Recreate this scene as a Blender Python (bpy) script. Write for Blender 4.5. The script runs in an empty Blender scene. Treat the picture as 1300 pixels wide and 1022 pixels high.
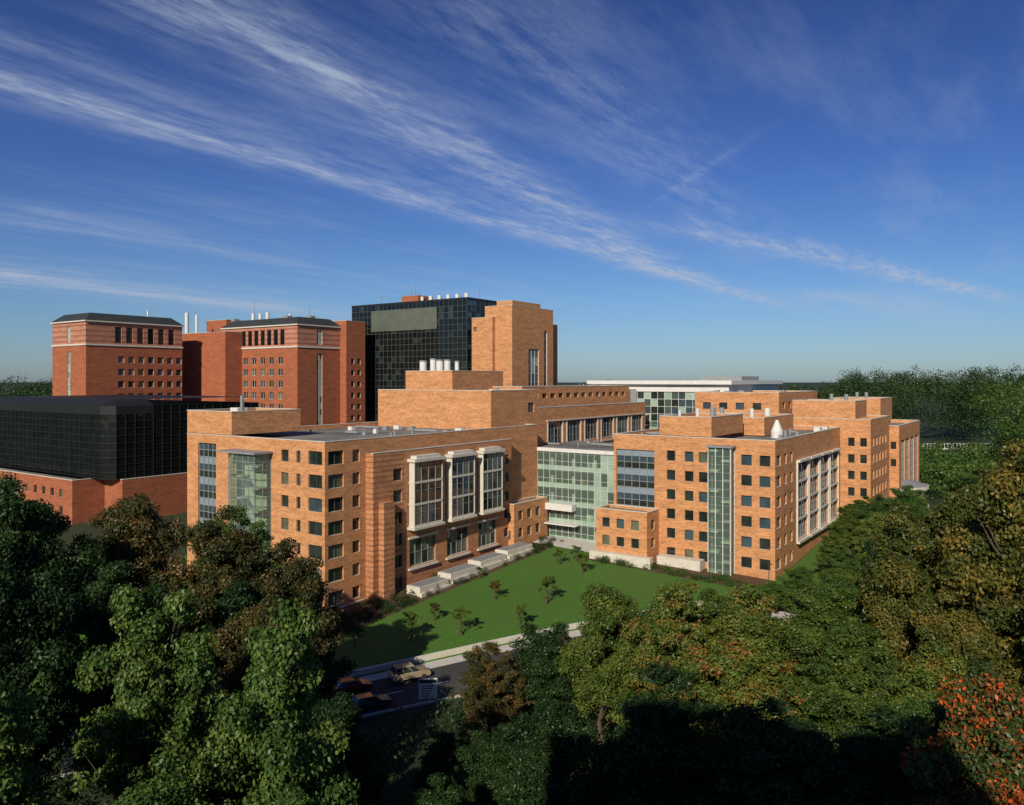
import bpy, math, random
import numpy as np
from mathutils import Vector
random.seed(7)
scene=bpy.context.scene
AX=(.573,.819); BX=(-.819,.573); OO=(-27.2,114.5)
def W(s,t): return (OO[0]+s*AX[0]+t*BX[0], OO[1]+s*AX[1]+t*BX[1])
def gz(x,y): return float(np.interp(y,[-60,60,92,115,155,220,400,700,3000],[-2,-2,-1.8,0,2.4,4,4,8,12]))

# ------------------------------------------------------------ materials
MATS={}
def nmat(name):
    m=bpy.data.materials.new(name); m.use_nodes=True; MATS[name]=m
    nt=m.node_tree; return m,nt,nt.nodes,nt.links,nt.nodes["Principled BSDF"]
def noisy(name,c1,c2,scale=1.0,rough=.85,detail=4,spec=.3,c3=None,scale2=.08,bump=0,stretch=(1,1,1)):
    m,nt,n,l,b=nmat(name)
    tc=n.new('ShaderNodeNewGeometry'); mp=n.new('ShaderNodeMapping'); mp.inputs['Scale'].default_value=stretch
    l.new(tc.outputs['Position'],mp.inputs['Vector'])
    t=n.new('ShaderNodeTexNoise'); t.inputs['Scale'].default_value=scale; t.inputs['Detail'].default_value=detail
    t.inputs['Roughness'].default_value=.7
    l.new(mp.outputs[0],t.inputs['Vector'])
    r=n.new('ShaderNodeValToRGB'); r.color_ramp.elements[0].position=.32; r.color_ramp.elements[1].position=.68
    r.color_ramp.elements[0].color=(*c1,1); r.color_ramp.elements[1].color=(*c2,1)
    l.new(t.outputs['Fac'],r.inputs['Fac'])
    out=r.outputs['Color']
    if c3:
        t2=n.new('ShaderNodeTexNoise'); t2.inputs['Scale'].default_value=scale2; t2.inputs['Detail'].default_value=3
        l.new(tc.outputs['Position'],t2.inputs['Vector'])
        r2=n.new('ShaderNodeValToRGB'); r2.color_ramp.elements[0].position=.42; r2.color_ramp.elements[1].position=.62
        l.new(t2.outputs['Fac'],r2.inputs['Fac'])
        mx=n.new('ShaderNodeMixRGB'); mx.inputs[2].default_value=(*c3,1); l.new(r2.outputs[0],mx.inputs[0]); l.new(out,mx.inputs[1]); out=mx.outputs[0]
    l.new(out,b.inputs['Base Color']); b.inputs['Roughness'].default_value=rough; b.inputs['Specular IOR Level'].default_value=spec
    if bump:
        bp=n.new('ShaderNodeBump'); bp.inputs['Strength'].default_value=bump; bp.inputs['Distance'].default_value=.3
        l.new(t.outputs['Fac'],bp.inputs['Height']); l.new(bp.outputs[0],b.inputs['Normal'])
    return m
def brick(name,c1,c2,c3,mortar,band=None,amp=.2):
    """Running-bond brickwork. Coordinates: distance along wall and height."""
    m,nt,n,l,b=nmat(name)
    g=n.new('ShaderNodeNewGeometry')
    dx=n.new('ShaderNodeVectorMath'); dx.operation='DOT_PRODUCT'; dx.inputs[1].default_value=(AX[0]+BX[0],AX[1]+BX[1],0)
    l.new(g.outputs['Position'],dx.inputs[0])
    sp=n.new('ShaderNodeSeparateXYZ'); l.new(g.outputs['Position'],sp.inputs[0])
    cb=n.new('ShaderNodeCombineXYZ'); l.new(dx.outputs['Value'],cb.inputs[0]); l.new(sp.outputs['Z'],cb.inputs[1])
    bt=n.new('ShaderNodeTexBrick'); bt.inputs['Scale'].default_value=1
    bt.inputs['Brick Width'].default_value=.62; bt.inputs['Row Height'].default_value=.21; bt.inputs['Mortar Size'].default_value=.014
    bt.inputs['Color1'].default_value=(*c1,1); bt.inputs['Color2'].default_value=(*c2,1); bt.inputs['Mortar'].default_value=(*mortar,1)
    bt.inputs['Bias'].default_value=-.2
    l.new(cb.outputs[0],bt.inputs['Vector'])
    t=n.new('ShaderNodeTexNoise'); t.inputs['Scale'].default_value=1.3; t.inputs['Detail'].default_value=5; t.inputs['Roughness'].default_value=.8
    l.new(g.outputs['Position'],t.inputs['Vector'])
    r=n.new('ShaderNodeValToRGB'); r.color_ramp.elements[0].position=.38; r.color_ramp.elements[1].position=.66
    l.new(t.outputs['Fac'],r.inputs['Fac'])
    mx=n.new('ShaderNodeMixRGB'); mx.inputs[2].default_value=(*c3,1); l.new(bt.outputs['Color'],mx.inputs[1])
    f=n.new('ShaderNodeMath'); f.operation='MULTIPLY'; f.inputs[1].default_value=.5; l.new(r.outputs[0],f.inputs[0]); l.new(f.outputs[0],mx.inputs[0])
    out=mx.outputs[0]
    mp=n.new('ShaderNodeMapping'); mp.inputs['Scale'].default_value=(.5,.5,2.2); l.new(g.outputs['Position'],mp.inputs[0])
    t3=n.new('ShaderNodeTexNoise'); t3.inputs['Scale'].default_value=.6; t3.inputs['Detail'].default_value=3; l.new(mp.outputs[0],t3.inputs['Vector'])
    mr=n.new('ShaderNodeMapRange'); mr.inputs[1].default_value=.3; mr.inputs[2].default_value=.7; mr.inputs[3].default_value=.82; mr.inputs[4].default_value=1.12
    l.new(t3.outputs['Fac'],mr.inputs[0])
    if band:
        m1=n.new('ShaderNodeMath'); m1.operation='FRACT'; m0=n.new('ShaderNodeMath'); m0.operation='MULTIPLY'; m0.inputs[1].default_value=1/band
        l.new(sp.outputs['Z'],m0.inputs[0]); l.new(m0.outputs[0],m1.inputs[0])
        m2=n.new('ShaderNodeMath'); m2.operation='GREATER_THAN'; m2.inputs[1].default_value=.66; l.new(m1.outputs[0],m2.inputs[0])
        m3=n.new('ShaderNodeMath'); m3.operation='MULTIPLY_ADD'; m3.inputs[1].default_value=-amp; m3.inputs[2].default_value=1; l.new(m2.outputs[0],m3.inputs[0])
        m4=n.new('ShaderNodeMath'); m4.operation='MULTIPLY'; l.new(m3.outputs[0],m4.inputs[0]); l.new(mr.outputs[0],m4.inputs[1]); fac=m4.outputs[0]
    else: fac=mr.outputs[0]
    vm=n.new('ShaderNodeVectorMath'); vm.operation='SCALE'; l.new(out,vm.inputs[0]); l.new(fac,vm.inputs['Scale'])
    l.new(vm.outputs[0],b.inputs['Base Color']); b.inputs['Roughness'].default_value=.9; b.inputs['Specular IOR Level'].default_value=.2
    return m
brick('brick_orange',(.58,.275,.115),(.33,.130,.052),(.54,.255,.112),(.48,.32,.20))
brick('brick_facade',(.52,.235,.108),(.29,.115,.052),(.48,.22,.108),(.43,.29,.19),band=1.15,amp=.10)
brick('brick_banded',(.50,.225,.10),(.29,.115,.052),(.47,.21,.105),(.42,.28,.18),band=.8,amp=.30)
brick('brick_red',(.37,.118,.055),(.24,.066,.032),(.36,.12,.06),(.28,.14,.09))
brick('brick_striped',(.46,.20,.13),(.38,.15,.095),(.46,.20,.13),(.4,.25,.2),band=1.6,amp=.35)
noisy('stone',(.50,.47,.40),(.61,.58,.51),1.2)
noisy('white_metal',(.56,.56,.54),(.66,.66,.64),.8,rough=.5)
noisy('grey_metal',(.20,.21,.22),(.27,.28,.29),.8,rough=.45)
noisy('dark_metal',(.018,.018,.02),(.03,.03,.032),.8,rough=.4)
noisy('mullion_bronze',(.05,.055,.055),(.07,.075,.075),.8,rough=.4)
noisy('roof_gravel',(.17,.165,.15),(.27,.26,.24),3,c3=(.13,.125,.12),scale2=.12)
noisy('mansard',(.03,.035,.033),(.045,.05,.05),.6,rough=.5)
noisy('roof_black',(.010,.011,.012),(.018,.019,.021),.6,rough=.6)
noisy('interior',(.45,.42,.34),(.55,.50,.40),.7)
noisy('panel_blue',(.18,.23,.27),(.22,.28,.33),.7,rough=.35)
noisy('asphalt',(.035,.035,.037),(.06,.06,.06),2,c3=(.07,.068,.065))
noisy('concrete',(.42,.41,.38),(.52,.50,.47),1.5)
noisy('mulch',(.06,.036,.02),(.12,.075,.042),3)
noisy('lawn_grass',(.040,.115,.014),(.078,.175,.024),2.2,c3=(.062,.135,.02),scale2=.11,bump=.35)
noisy('ground_cover',(.012,.026,.008),(.03,.05,.016),.4,c3=(.035,.045,.018),scale2=.02)
noisy('bark',(.05,.038,.026),(.10,.078,.055),3,stretch=(1,1,.2))
noisy('paint_white',(.75,.75,.73),(.8,.8,.78),1)
noisy('tyre',(.02,.02,.02),(.03,.03,.03),2)
def glossy(name,col,rough=.06,metal=0,spec=.6,var=None,wav=0):
    m,nt,n,l,b=nmat(name)
    b.inputs['Roughness'].default_value=rough; b.inputs['Metallic'].default_value=metal
    b.inputs['Specular IOR Level'].default_value=spec
    g=n.new('ShaderNodeNewGeometry'); t=n.new('ShaderNodeTexNoise'); t.inputs['Scale'].default_value=.35; t.inputs['Detail'].default_value=3
    l.new(g.outputs['Position'],t.inputs['Vector'])
    c2=var or tuple(x*1.8 for x in col)
    r=n.new('ShaderNodeValToRGB'); r.color_ramp.elements[0].color=(*col,1); r.color_ramp.elements[1].color=(*c2,1)
    r.color_ramp.elements[0].position=.35; r.color_ramp.elements[1].position=.65
    l.new(t.outputs['Fac'],r.inputs['Fac']); l.new(r.outputs[0],b.inputs['Base Color'])
    if wav:
        bp=n.new('ShaderNodeBump'); bp.inputs['Strength'].default_value=wav; bp.inputs['Distance'].default_value=.2
        l.new(t.outputs['Fac'],bp.inputs['Height']); l.new(bp.outputs[0],b.inputs['Normal'])
    return m
glossy('glass_dark',(.010,.015,.014),var=(.028,.04,.034))
glossy('glass_blue',(.03,.05,.065),var=(.05,.085,.105))
glossy('glass_blind',(.15,.155,.10),rough=.2,var=(.06,.08,.055))
glossy('glass_black',(.004,.006,.006),rough=.03,spec=.42,wav=.25,var=(.008,.012,.012))
glossy('glass_panel',(.09,.105,.085),rough=.3,spec=.3,var=(.11,.125,.10))
glossy('glass_pale',(.24,.34,.28),rough=.12,var=(.32,.42,.35))
def seethru(name,tint,gl=.12):
    m=bpy.data.materials.new(name); m.use_nodes=True; MATS[name]=m; nt=m.node_tree; n=nt.nodes; l=nt.links
    n.remove(n["Principled BSDF"]); o=[x for x in n if x.type=='OUTPUT_MATERIAL'][0]
    tr=n.new('ShaderNodeBsdfTransparent'); tr.inputs[0].default_value=(*tint,1)
    gy=n.new('ShaderNodeBsdfGlossy'); gy.inputs['Roughness'].default_value=.05; gy.inputs[0].default_value=(.85,.95,.95,1)
    df=n.new('ShaderNodeBsdfDiffuse'); df.inputs[0].default_value=(.38,.55,.46,1)
    mx0=n.new('ShaderNodeMixShader'); mx0.inputs[0].default_value=.16; l.new(tr.outputs[0],mx0.inputs[1]); l.new(df.outputs[0],mx0.inputs[2])
    fr=n.new('ShaderNodeLayerWeight'); fr.inputs[0].default_value=gl+.12
    mx=n.new('ShaderNodeMixShader'); l.new(fr.outputs['Fresnel'],mx.inputs[0]); l.new(mx0.outputs[0],mx.inputs[1]); l.new(gy.outputs[0],mx.inputs[2])
    l.new(mx.outputs[0],o.inputs[0]); return m
seethru('glass_clear',(.66,.84,.76))
def leafmat(name,cols,pos=(0,.5,1)):
    m=bpy.data.materials.new(name); m.use_nodes=True; MATS[name]=m; nt=m.node_tree; n=nt.nodes; l=nt.links
    n.remove(n["Principled BSDF"]); o=[x for x in n if x.type=='OUTPUT_MATERIAL'][0]
    at=n.new('ShaderNodeAttribute'); at.attribute_name='tint'
    oi=n.new('ShaderNodeObjectInfo'); ma=n.new('ShaderNodeMath'); ma.operation='MULTIPLY_ADD'; ma.inputs[1].default_value=.34; l.new(oi.outputs['Random'],ma.inputs[0])
    ms=n.new('ShaderNodeMath'); ms.operation='SUBTRACT'; ms.inputs[1].default_value=.17; l.new(at.outputs['Fac'],ms.inputs[0]); l.new(ms.outputs[0],ma.inputs[2])
    r=n.new('ShaderNodeValToRGB'); e=r.color_ramp.elements
    while len(e)<len(cols): e.new(.5)
    for i,(c,p) in enumerate(zip(cols,pos)): e[i].position=p; e[i].color=(*c,1)
    l.new(ma.outputs[0],r.inputs['Fac'])
    d=n.new('ShaderNodeBsdfDiffuse'); t=n.new('ShaderNodeBsdfTranslucent'); g=n.new('ShaderNodeBsdfGlossy'); g.inputs['Roughness'].default_value=.45; g.inputs[0].default_value=(.5,.55,.5,1)
    l.new(r.outputs[0],d.inputs[0]); l.new(r.outputs[0],t.inputs[0])
    m1=n.new('ShaderNodeMixShader'); m1.inputs[0].default_value=.25; l.new(d.outputs[0],m1.inputs[1]); l.new(t.outputs[0],m1.inputs[2])
    m2=n.new('ShaderNodeMixShader'); m2.inputs[0].default_value=.03; l.new(m1.outputs[0],m2.inputs[1]); l.new(g.outputs[0],m2.inputs[2])
    l.new(m2.outputs[0],o.inputs[0]); return m
leafmat('leaf_green',[(.024,.054,.011),(.054,.108,.022),(.125,.185,.038)])
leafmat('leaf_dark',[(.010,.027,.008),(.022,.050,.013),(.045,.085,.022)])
leafmat('leaf_bright',[(.036,.070,.012),(.090,.135,.022),(.20,.225,.042)])
leafmat('leaf_rust',[(.024,.038,.012),(.060,.062,.019),(.20,.115,.038)],(0,.5,.98))
leafmat('leaf_gold',[(.033,.055,.012),(.085,.10,.020),(.27,.175,.034)],(0,.5,.95))
leafmat('leaf_red',[(.03,.06,.018),(.05,.085,.022),(.16,.075,.02),(.52,.10,.025)],(0,.48,.62,.76))
leafmat('leaf_berry',[(.033,.066,.013),(.080,.125,.022),(.155,.185,.034),(.28,.09,.03)],(0,.45,.84,.99))
leafmat('leaf_far',[(.014,.034,.010),(.030,.062,.018),(.070,.105,.034)])
leafmat('leaf_haze',[(.030,.050,.038),(.045,.066,.048),(.06,.08,.055)])  # aerial haze of the far forest, put into the leaf colour

# ------------------------------------------------------------ builder
class Bld:
    def __init__(self,name,s,t):
        self.name=name; x,y=W(s,t); self.o=(x,y,gz(x,y)); self.p={}
    def q(self,part,mat,pts):
        V,F=self.p.setdefault((part,mat),([],[])); k=len(V)
        for p in pts: V.append((p[0]-self.o[0],p[1]-self.o[1],p[2]-self.o[2]))
        F.append(tuple(range(k,k+len(pts))))
    def fbox(self,part,mat,P,e,u0,u1,z0,z1,a,b):
        n=(e[1],-e[0])
        def p(u,z,o): return (P[0]+e[0]*u+n[0]*o,P[1]+e[1]*u+n[1]*o,z)
        c=[p(u0,z0,a),p(u1,z0,a),p(u1,z0,b),p(u0,z0,b),p(u0,z1,a),p(u1,z1,a),p(u1,z1,b),p(u0,z1,b)]
        for f in ((3,2,6,7),(0,3,7,4),(2,1,5,6),(7,6,5,4),(0,1,2,3),(1,0,4,5)): self.q(part,mat,[c[i] for i in f])
    def wall(self,P0,P1,z0,z1,wins=(),part='walls',mat='brick_orange',depth=.35):
        L=math.dist(P0,P1); e=((P1[0]-P0[0])/L,(P1[1]-P0[1])/L); n=(e[1],-e[0])
        def p(u,z,o=0): return (P0[0]+e[0]*u+n[0]*o,P0[1]+e[1]*u+n[1]*o,z)
        wins=[w for w in wins if w[0]>.02 and w[1]<L-.02 and w[2]>z0+.02 and w[3]<z1-.02]
        us=sorted({0,L}|{round(w[0],3) for w in wins}|{round(w[1],3) for w in wins})
        zs=sorted({z0,z1}|{round(w[2],3) for w in wins}|{round(w[3],3) for w in wins})
        for i in range(len(us)-1):
            for j in range(len(zs)-1):
                if us[i+1]-us[i]<1e-4 or zs[j+1]-zs[j]<1e-4: continue
                uc=(us[i]+us[i+1])/2; zc=(zs[j]+zs[j+1])/2
                if any(w[0]<uc<w[1] and w[2]<zc<w[3] for w in wins): continue
                self.q(part,mat,[p(us[i],zs[j]),p(us[i+1],zs[j]),p(us[i+1],zs[j+1]),p(us[i],zs[j+1])])
        for w in wins:
            u0,u1,a,b=w[:4]; nx,nz,g,fr=(list(w[4:])+[1,1,None,'dark'][len(w)-4:])
            if g is None: g=random.choice(['glass_dark','glass_dark','glass_dark','glass_blue','glass_blind'])
            fm={'dark':'mullion_bronze','white':'white_metal','black':'dark_metal','grey':'grey_metal'}[fr]
            d=depth
            self.q(part,mat,[p(u0,a),p(u0,b),p(u0,b,-d),p(u0,a,-d)]); self.q(part,mat,[p(u1,a,-d),p(u1,b,-d),p(u1,b),p(u1,a)])
            self.q(part,mat,[p(u0,b,-d),p(u0,b),p(u1,b),p(u1,b,-d)]); self.q('sills','stone',[p(u0,a),p(u0,a,-d),p(u1,a,-d),p(u1,a)])
            dx=(u1-u0)/nx; dz=(b-a)/nz
            for i in range(nx):
                for j in range(nz):
                    gg=g if isinstance(g,str) else (g[j%len(g)] if isinstance(g,tuple) else random.choice(g))
                    self.q('windows_'+gg,gg,[p(u0+i*dx,a+j*dz,-d),p(u0+(i+1)*dx,a+j*dz,-d),p(u0+(i+1)*dx,a+(j+1)*dz,-d),p(u0+i*dx,a+(j+1)*dz,-d)])
            fw=.05
            for i in range(nx+1):
                x=u0+i*dx; x0=max(u0,x-fw); x1=min(u1,x+fw)
                self.fbox('frames_'+fr,fm,P0,e,x0,x1,a,b,-d+.01,-d+.10)
            for j in range(nz+1):
                z=a+j*dz; self.fbox('frames_'+fr,fm,P0,e,u0,u1,max(a,z-fw),min(b,z+fw),-d+.013,-d+.085)
    def lbox(self,part,mat,s0,s1,t0,t1,z0,z1):
        P=W(s0,t0); self.fbox(part,mat,P,AX,0,s1-s0,z0,z1,-(t1-t0),0)
    def ring(self,part,mat,s0,s1,t0,t1,z0,z1,o,i):
        O=[(s0-o,t0-o),(s1+o,t0-o),(s1+o,t1+o),(s0-o,t1+o)]; I=[(s0+i,t0+i),(s1-i,t0+i),(s1-i,t1-i),(s0+i,t1-i)]
        for k in range(4):
            a,b=W(*O[k]),W(*O[(k+1)%4]); c,d=W(*I[(k+1)%4]),W(*I[k])
            self.q(part,mat,[(*a,z1),(*b,z1),(*c,z1),(*d,z1)]); self.q(part,mat,[(*a,z0),(*b,z0),(*b,z1),(*a,z1)])
            self.q(part,mat,[(*d,z0),(*d,z1),(*c,z1),(*c,z0)]); self.q(part,mat,[(*a,z0),(*d,z0),(*c,z0),(*b,z0)])
    def block(self,s0,s1,t0,t1,z0,z1,fa=(),fb=(),mat='brick_orange',part='walls',par=.8,cop='stone',roof='roof_gravel'):
        self.wall(W(s0,t1),W(s0,t0),z0,z1,fa,part,mat); self.wall(W(s0,t0),W(s1,t0),z0,z1,fb,part,mat)
        self.wall(W(s1,t0),W(s1,t1),z0,z1,(),part,mat); self.wall(W(s1,t1),W(s0,t1),z0,z1,(),part,mat)
        if par>0:
            self.ring('coping',cop,s0,s1,t0,t1,z1+.002,z1+.11,.05,.42)
            self.ring('parapet',mat,s0,s1,t0,t1,z1-par,z1+.001,-.006,.38)
        zr=z1-par+.05 if par>0 else z1
        self.q('roof',roof,[(*W(s0+.01,t0+.01),zr),(*W(s1-.01,t0+.01),zr),(*W(s1-.01,t1-.01),zr),(*W(s0+.01,t1-.01),zr)])
    def cyl(self,part,mat,x,y,z0,z1,r,n=12,r2=None):
        r2=r if r2 is None else r2
        c0=[(x+r*math.cos(6.2832*i/n),y+r*math.sin(6.2832*i/n),z0) for i in range(n)]; c1=[(x+r2*math.cos(6.2832*i/n),y+r2*math.sin(6.2832*i/n),z1) for i in range(n)]
        for i in range(n): j=(i+1)%n; self.q(part,mat,[c0[i],c0[j],c1[j],c1[i]])
        self.q(part,mat,c1)
    def done(self):
        em=bpy.data.objects.new(self.name,None); scene.collection.objects.link(em); em.location=self.o; em.empty_display_size=2
        for (k,mat),(V,F) in self.p.items():
            me=bpy.data.meshes.new(k); me.from_pydata(V,[],F); me.materials.append(MATS[mat]); me.update()
            ob=bpy.data.objects.new(k,me); scene.collection.objects.link(ob); ob.parent=em
        return em
def grid(us,zs,w,h,*a): return [(u-w/2,u+w/2,z-h/2,z+h/2,*a) for u in us for z in zs]
FL=3.45
def rows(top,n): return [top-FL*i for i in range(n)]
def rooftop(b,s0,s1,t0,t1,z,n,seed):
    r=random.Random(seed)
    for _ in range(n):
        s=r.uniform(s0,s1); t=r.uniform(t0,t1); k=r.random()
        if k<.4: w=r.uniform(.5,1.4); b.lbox('roof_units','grey_metal' if r.random()<.7 else 'white_metal',s,s+w,t,t+w*r.uniform(.7,1.4),z-.1,z+r.uniform(.4,1.1))
        elif k<.8: x,y=W(s,t); b.cyl('roof_vents','grey_metal',x,y,z-.1,z+r.uniform(.6,1.2),r.uniform(.1,.25),8)
        else: L=r.uniform(3,8); b.lbox('roof_ducts','grey_metal',s,s+.35,t,t+L,z+.15,z+.5)

# ------------------------------------------------------------ west wing of the research centre (A)
b=Bld('brick_research_building',0,0)
R=rows(22.6,7)
T1=34.3
CURT=('panel_blue','glass_dark','glass_blue')
fa=grid([T1-2.1],R,3.0,2.0,2,1)+grid([T1-8.9],R,1.7,1.8,1,1)+grid([T1-5.8],R,0.9,1.8,1,1)
fa+=[(T1-31.2,T1-26.2,2.9,23.6,4,18,CURT,'grey')]
fb=grid([2.15],R,3.0,2.0,2,1)+grid([6.2],R,1.5,1.8,1,1)
b.block(0,56.5,0,T1,-3,25,fa,fb)
BAYS=((7.6,15.2),(17.0,24.0),(25.8,32.4))
BX0=6.95
Wd=36.8
P0=W(8.2,-1.6);P1=W(8.2+Wd,-1.6);PM=W(8.2+BX0,-1.6)
b.wall(P0,PM,-3,22.8,[(4.4,6.4,z-1,z+.9,2,1) for z in R],'banded_walls','brick_banded')
fb2=[(c0-BX0+.6,c1-BX0-.6,3.9,8.2,4,2,['glass_dark','glass_dark','glass_blind'],'grey') for (c0,c1) in BAYS]
for z in R[1:]: fb2.append((34.4-BX0,35.9-BX0,z-.9,z+.8,1,1))
b.wall(PM,P1,-3,22.8,fb2,'facade_walls','brick_facade')
b.wall(W(8.2,0),P0,-3,22.8,(),'banded_walls','brick_banded'); b.wall(P1,W(8.2+Wd,0),-3,22.8,(),'facade_walls','brick_facade')
b.q('roof','roof_gravel',[(*P0,22.8),(*P1,22.8),(*W(8.2+Wd,0),22.8),(*W(8.2,0),22.8)])
b.fbox('coping','stone',P0,AX,-.05,Wd+.05,22.802,22.91,-.4,.06)
b.fbox('pier','brick_banded',P0,AX,1.2,3.6,-3,15.2,.01,1.1)
for (c0,c1) in BAYS:
    za,zb=10.4,20.9
    b.fbox('oriel_hoods','stone',P0,AX,c0,c1,zb,zb+.5,0.01,1.7)
    b.fbox('oriel_hood_caps','stone',P0,AX,c0+.8,c1-.8,zb+.501,zb+.95,0.01,1.3)
    b.fbox('oriel_sills','stone',P0,AX,c0,c1,za-.4,za,0.01,1.6)
    b.fbox('oriel_lintels','stone',P0,AX,c0+.2,c1-.2,8.4,8.7,.01,.3)
    b.fbox('oriel_lintels','stone',P0,AX,c0+.2,c1-.2,3.4,3.7,.01,.4)
    w=c1-c0; n=4; dx=(w-.6)/n
    Q0=(P0[0]+AX[0]*(c0+.3)-BX[0]*1.3,P0[1]+AX[1]*(c0+.3)-BX[1]*1.3)
    for f in range(3):
        z0=za+f*3.5; z1=z0+3.47
        b.fbox('oriel_spandrels','stone',Q0,AX,0,w-.6,z0,z0+.35,-1.25,0)
        for i in range(n):
            g=random.choice(['glass_blue','glass_blue','glass_dark','glass_dark','glass_dark','glass_blind'])
            b.fbox('windows_'+g,g,Q0,AX,i*dx+.05,(i+1)*dx-.05,z0+.35,z1,-1.2,-.12)
        for i in range(n+1):
            ed=i in (0,n); hw=.13 if ed else .05
            b.fbox('oriel_mullions','stone' if ed else 'grey_metal',Q0,AX,max(0,i*dx-hw),min(w-.6,i*dx+hw),z0+.35,z1,-1.15,.02 if ed else -.03)
        b.fbox('oriel_rails','grey_metal',Q0,AX,.14,w-.74,z0+2.3,z0+2.36,-1.1,-.06)
b.block(44,55.8,-2.9,-.1,-2,10.5,grid([1.4],[8,4.6],1.2,1.7),grid([2.2,5.2,8.2],[8.2,4.9],1.5,1.8,1,1),par=.4)
b.fbox('plinth','stone',W(0,0),AX,0,8.1,-3,.5,.01,.12)
for (s0,s1,z) in ((13.5,20.5,1.9),(21,28.5,2.5),(29,36.5,3.0),(37,45,3.4)):
    b.lbox('areaway_walls','stone',s0,s1,-6.4,-3.6,-1,z); b.lbox('areaway_ledges','stone',s0-.15,s1+.15,-6.9,-6.41,-1,z-.8); b.lbox('areaway_grilles','grey_metal',s0+.3,s1-.3,-6.1,-3.9,z+.01,z+.08)
b.block(.0,14,22,T1-.01,25.2,28.9,(),(),part='penthouse_walls')
b.lbox('roof_hatch','white_metal',4,6,26,28,28,29.4)
x,y=W(3,23.5); b.cyl('vent_pipe','grey_metal',x,y,28,31.5,.25); x,y=W(4,24.5); b.cyl('vent_pipe','grey_metal',x,y,28,30.7,.18)
rooftop(b,16,42,2,30,24.25,22,1)
sA,sB,tA,tB=-3,-.02,12.2,20.2
for (p,q_) in ((W(sA+1.2,tB),W(sA,tB-2.4)),(W(sA,tB-2.4),W(sA,tA)),(W(sA,tA),W(sB,tA)),(W(sB,tB),W(sA+1.2,tB))):
    L=math.dist(p,q_); e=((q_[0]-p[0])/L,(q_[1]-p[1])/L)
    b.q('stair_glass','glass_clear',[(*p,-2),(*q_,-2),(*q_,22.8),(*p,22.8)])
    nn=max(2,round(L/1.4))
    for i in range(nn+1): b.fbox('stair_mullions','grey_metal',p,e,max(0,i*L/nn-.04),min(L,i*L/nn+.04),-2,22.8,.01,.09)
    for j in range(18): b.fbox('stair_mullions','grey_metal',p,e,0,L,-1.9+j*1.38,-1.82+j*1.38,.012,.08)
b.lbox('stair_roof','grey_metal',sA-.6,-.06,tA-.6,tB+.6,22.8,23.1)
b.lbox('stair_back_wall','interior',-.06,-.02,tA+.1,tB-.1,-1,22.7)
for f in range(7): b.lbox('stair_landings','interior',sA+.9,-.07,tA+.3,tA+3.2,FL*f,FL*f+.25); b.lbox('stair_landings','interior',sA+1.2,-.07,tB-3,tB-.3,FL*f+1.7,FL*f+1.95)
for f in range(7):
    for k in range(8): b.lbox('stair_steps','grey_metal',sA+1,sA+2.2,tA+3.2+k*.22,tA+3.42+k*.22,FL*f+k*.21,FL*f+k*.21+.2)
b.done()

# ------------------------------------------------------------ central block B + E
b=Bld('brick_laboratory_building',44,3)
b.block(44.3,61,2.75,33,15,32,(),grid([14],[28.4],2.4,2,2,1),par=.8)
b.block(48,66,15.4,28.4,31.4,36)
rooftop(b,49,60,4,14,31.3,8,2)
for t,r,h in ((26,.8,38.1),(23.2,.65,38.5),(21.3,.8,38.2),(19.2,.7,38.2),(16.6,.45,37.9)):
    x,y=W(51,t); b.cyl('exhaust_stacks','white_metal',x,y,35,h,r,14); b.cyl('exhaust_caps','grey_metal',x,y,h+.01,h+.25,r*1.12,14)
b.wall(W(61,2.75),W(113,2.75),10,28.2,[(4+k*8,9.8+k*8,20.3,25.0,4,3,['glass_dark','glass_blue','glass_dark'],'grey') for k in range(6)],'long_walls','brick_orange')
b.fbox('window_hoods','stone',W(61,2.75),AX,3.2,50.6,25.2,25.45,.01,.3)
for k in range(6):
    for q in (3.5,9.8): b.fbox('window_piers','stone',W(61,2.75),AX,q+k*8,q+.45+k*8,19.8,25.19,.01,.12)
    b.fbox('window_sills','stone',W(61,2.75),AX,3.5+k*8,10.25+k*8,19.4,19.79,.01,.2)
b.wall(W(113,2.75),W(113,20),10,28.2); b.q('roof','roof_gravel',[(*W(61,2.75),28.2),(*W(113,2.75),28.2),(*W(113,20),28.2),(*W(61,20),28.2)])
b.fbox('coping','stone',W(61,2.75),AX,.1,52,28.21,28.36,-.5,.06)
b.block(62,113,7.5,20,28.0,32.6,(),[(1+k*3.5,3+k*3.5,30,31.1,2,1) for k in range(14)],part='upper_walls')
rooftop(b,64,110,9,18,32,16,3)
b.done()

# ------------------------------------------------------------ glass link
b=Bld('glass_atrium_link',56.7,-10)
s0=56.7; t0,t1=-19.0,4.4; zb,zt=2.0,20.4
P=W(s0,t1); e=(-BX[0],-BX[1]); L=t1-t0
nc=16; dx=L/nc; nf=5; dz=(zt-zb-.8)/nf
for i in range(nc):
    for j in range(nf):
        z=zb+j*dz
        side= i<3 or i>11
        g='glass_pale' if side and (i*7+j*3)%4!=0 else 'glass_clear'
        a=(P[0]+e[0]*i*dx,P[1]+e[1]*i*dx); c=(P[0]+e[0]*(i+1)*dx,P[1]+e[1]*(i+1)*dx)
        b.q('panes_'+g,g,[(*a,z+.9),(*c,z+.9),(*c,z+dz),(*a,z+dz)])
        b.q('spandrels','glass_pale',[(*a,z),(*c,z),(*c,z+.9),(*a,z+.9)])
for i in range(nc+1): b.fbox('mullions','white_metal',P,e,max(0,i*dx-.03),min(L,i*dx+.03),zb,zt-.8,.01,.12)
for j in range(nf*2+1):
    z=zb+j*dz/2
    b.fbox('transoms','white_metal',P,e,0,L,z-.025,z+.025,.013,.08)
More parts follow.
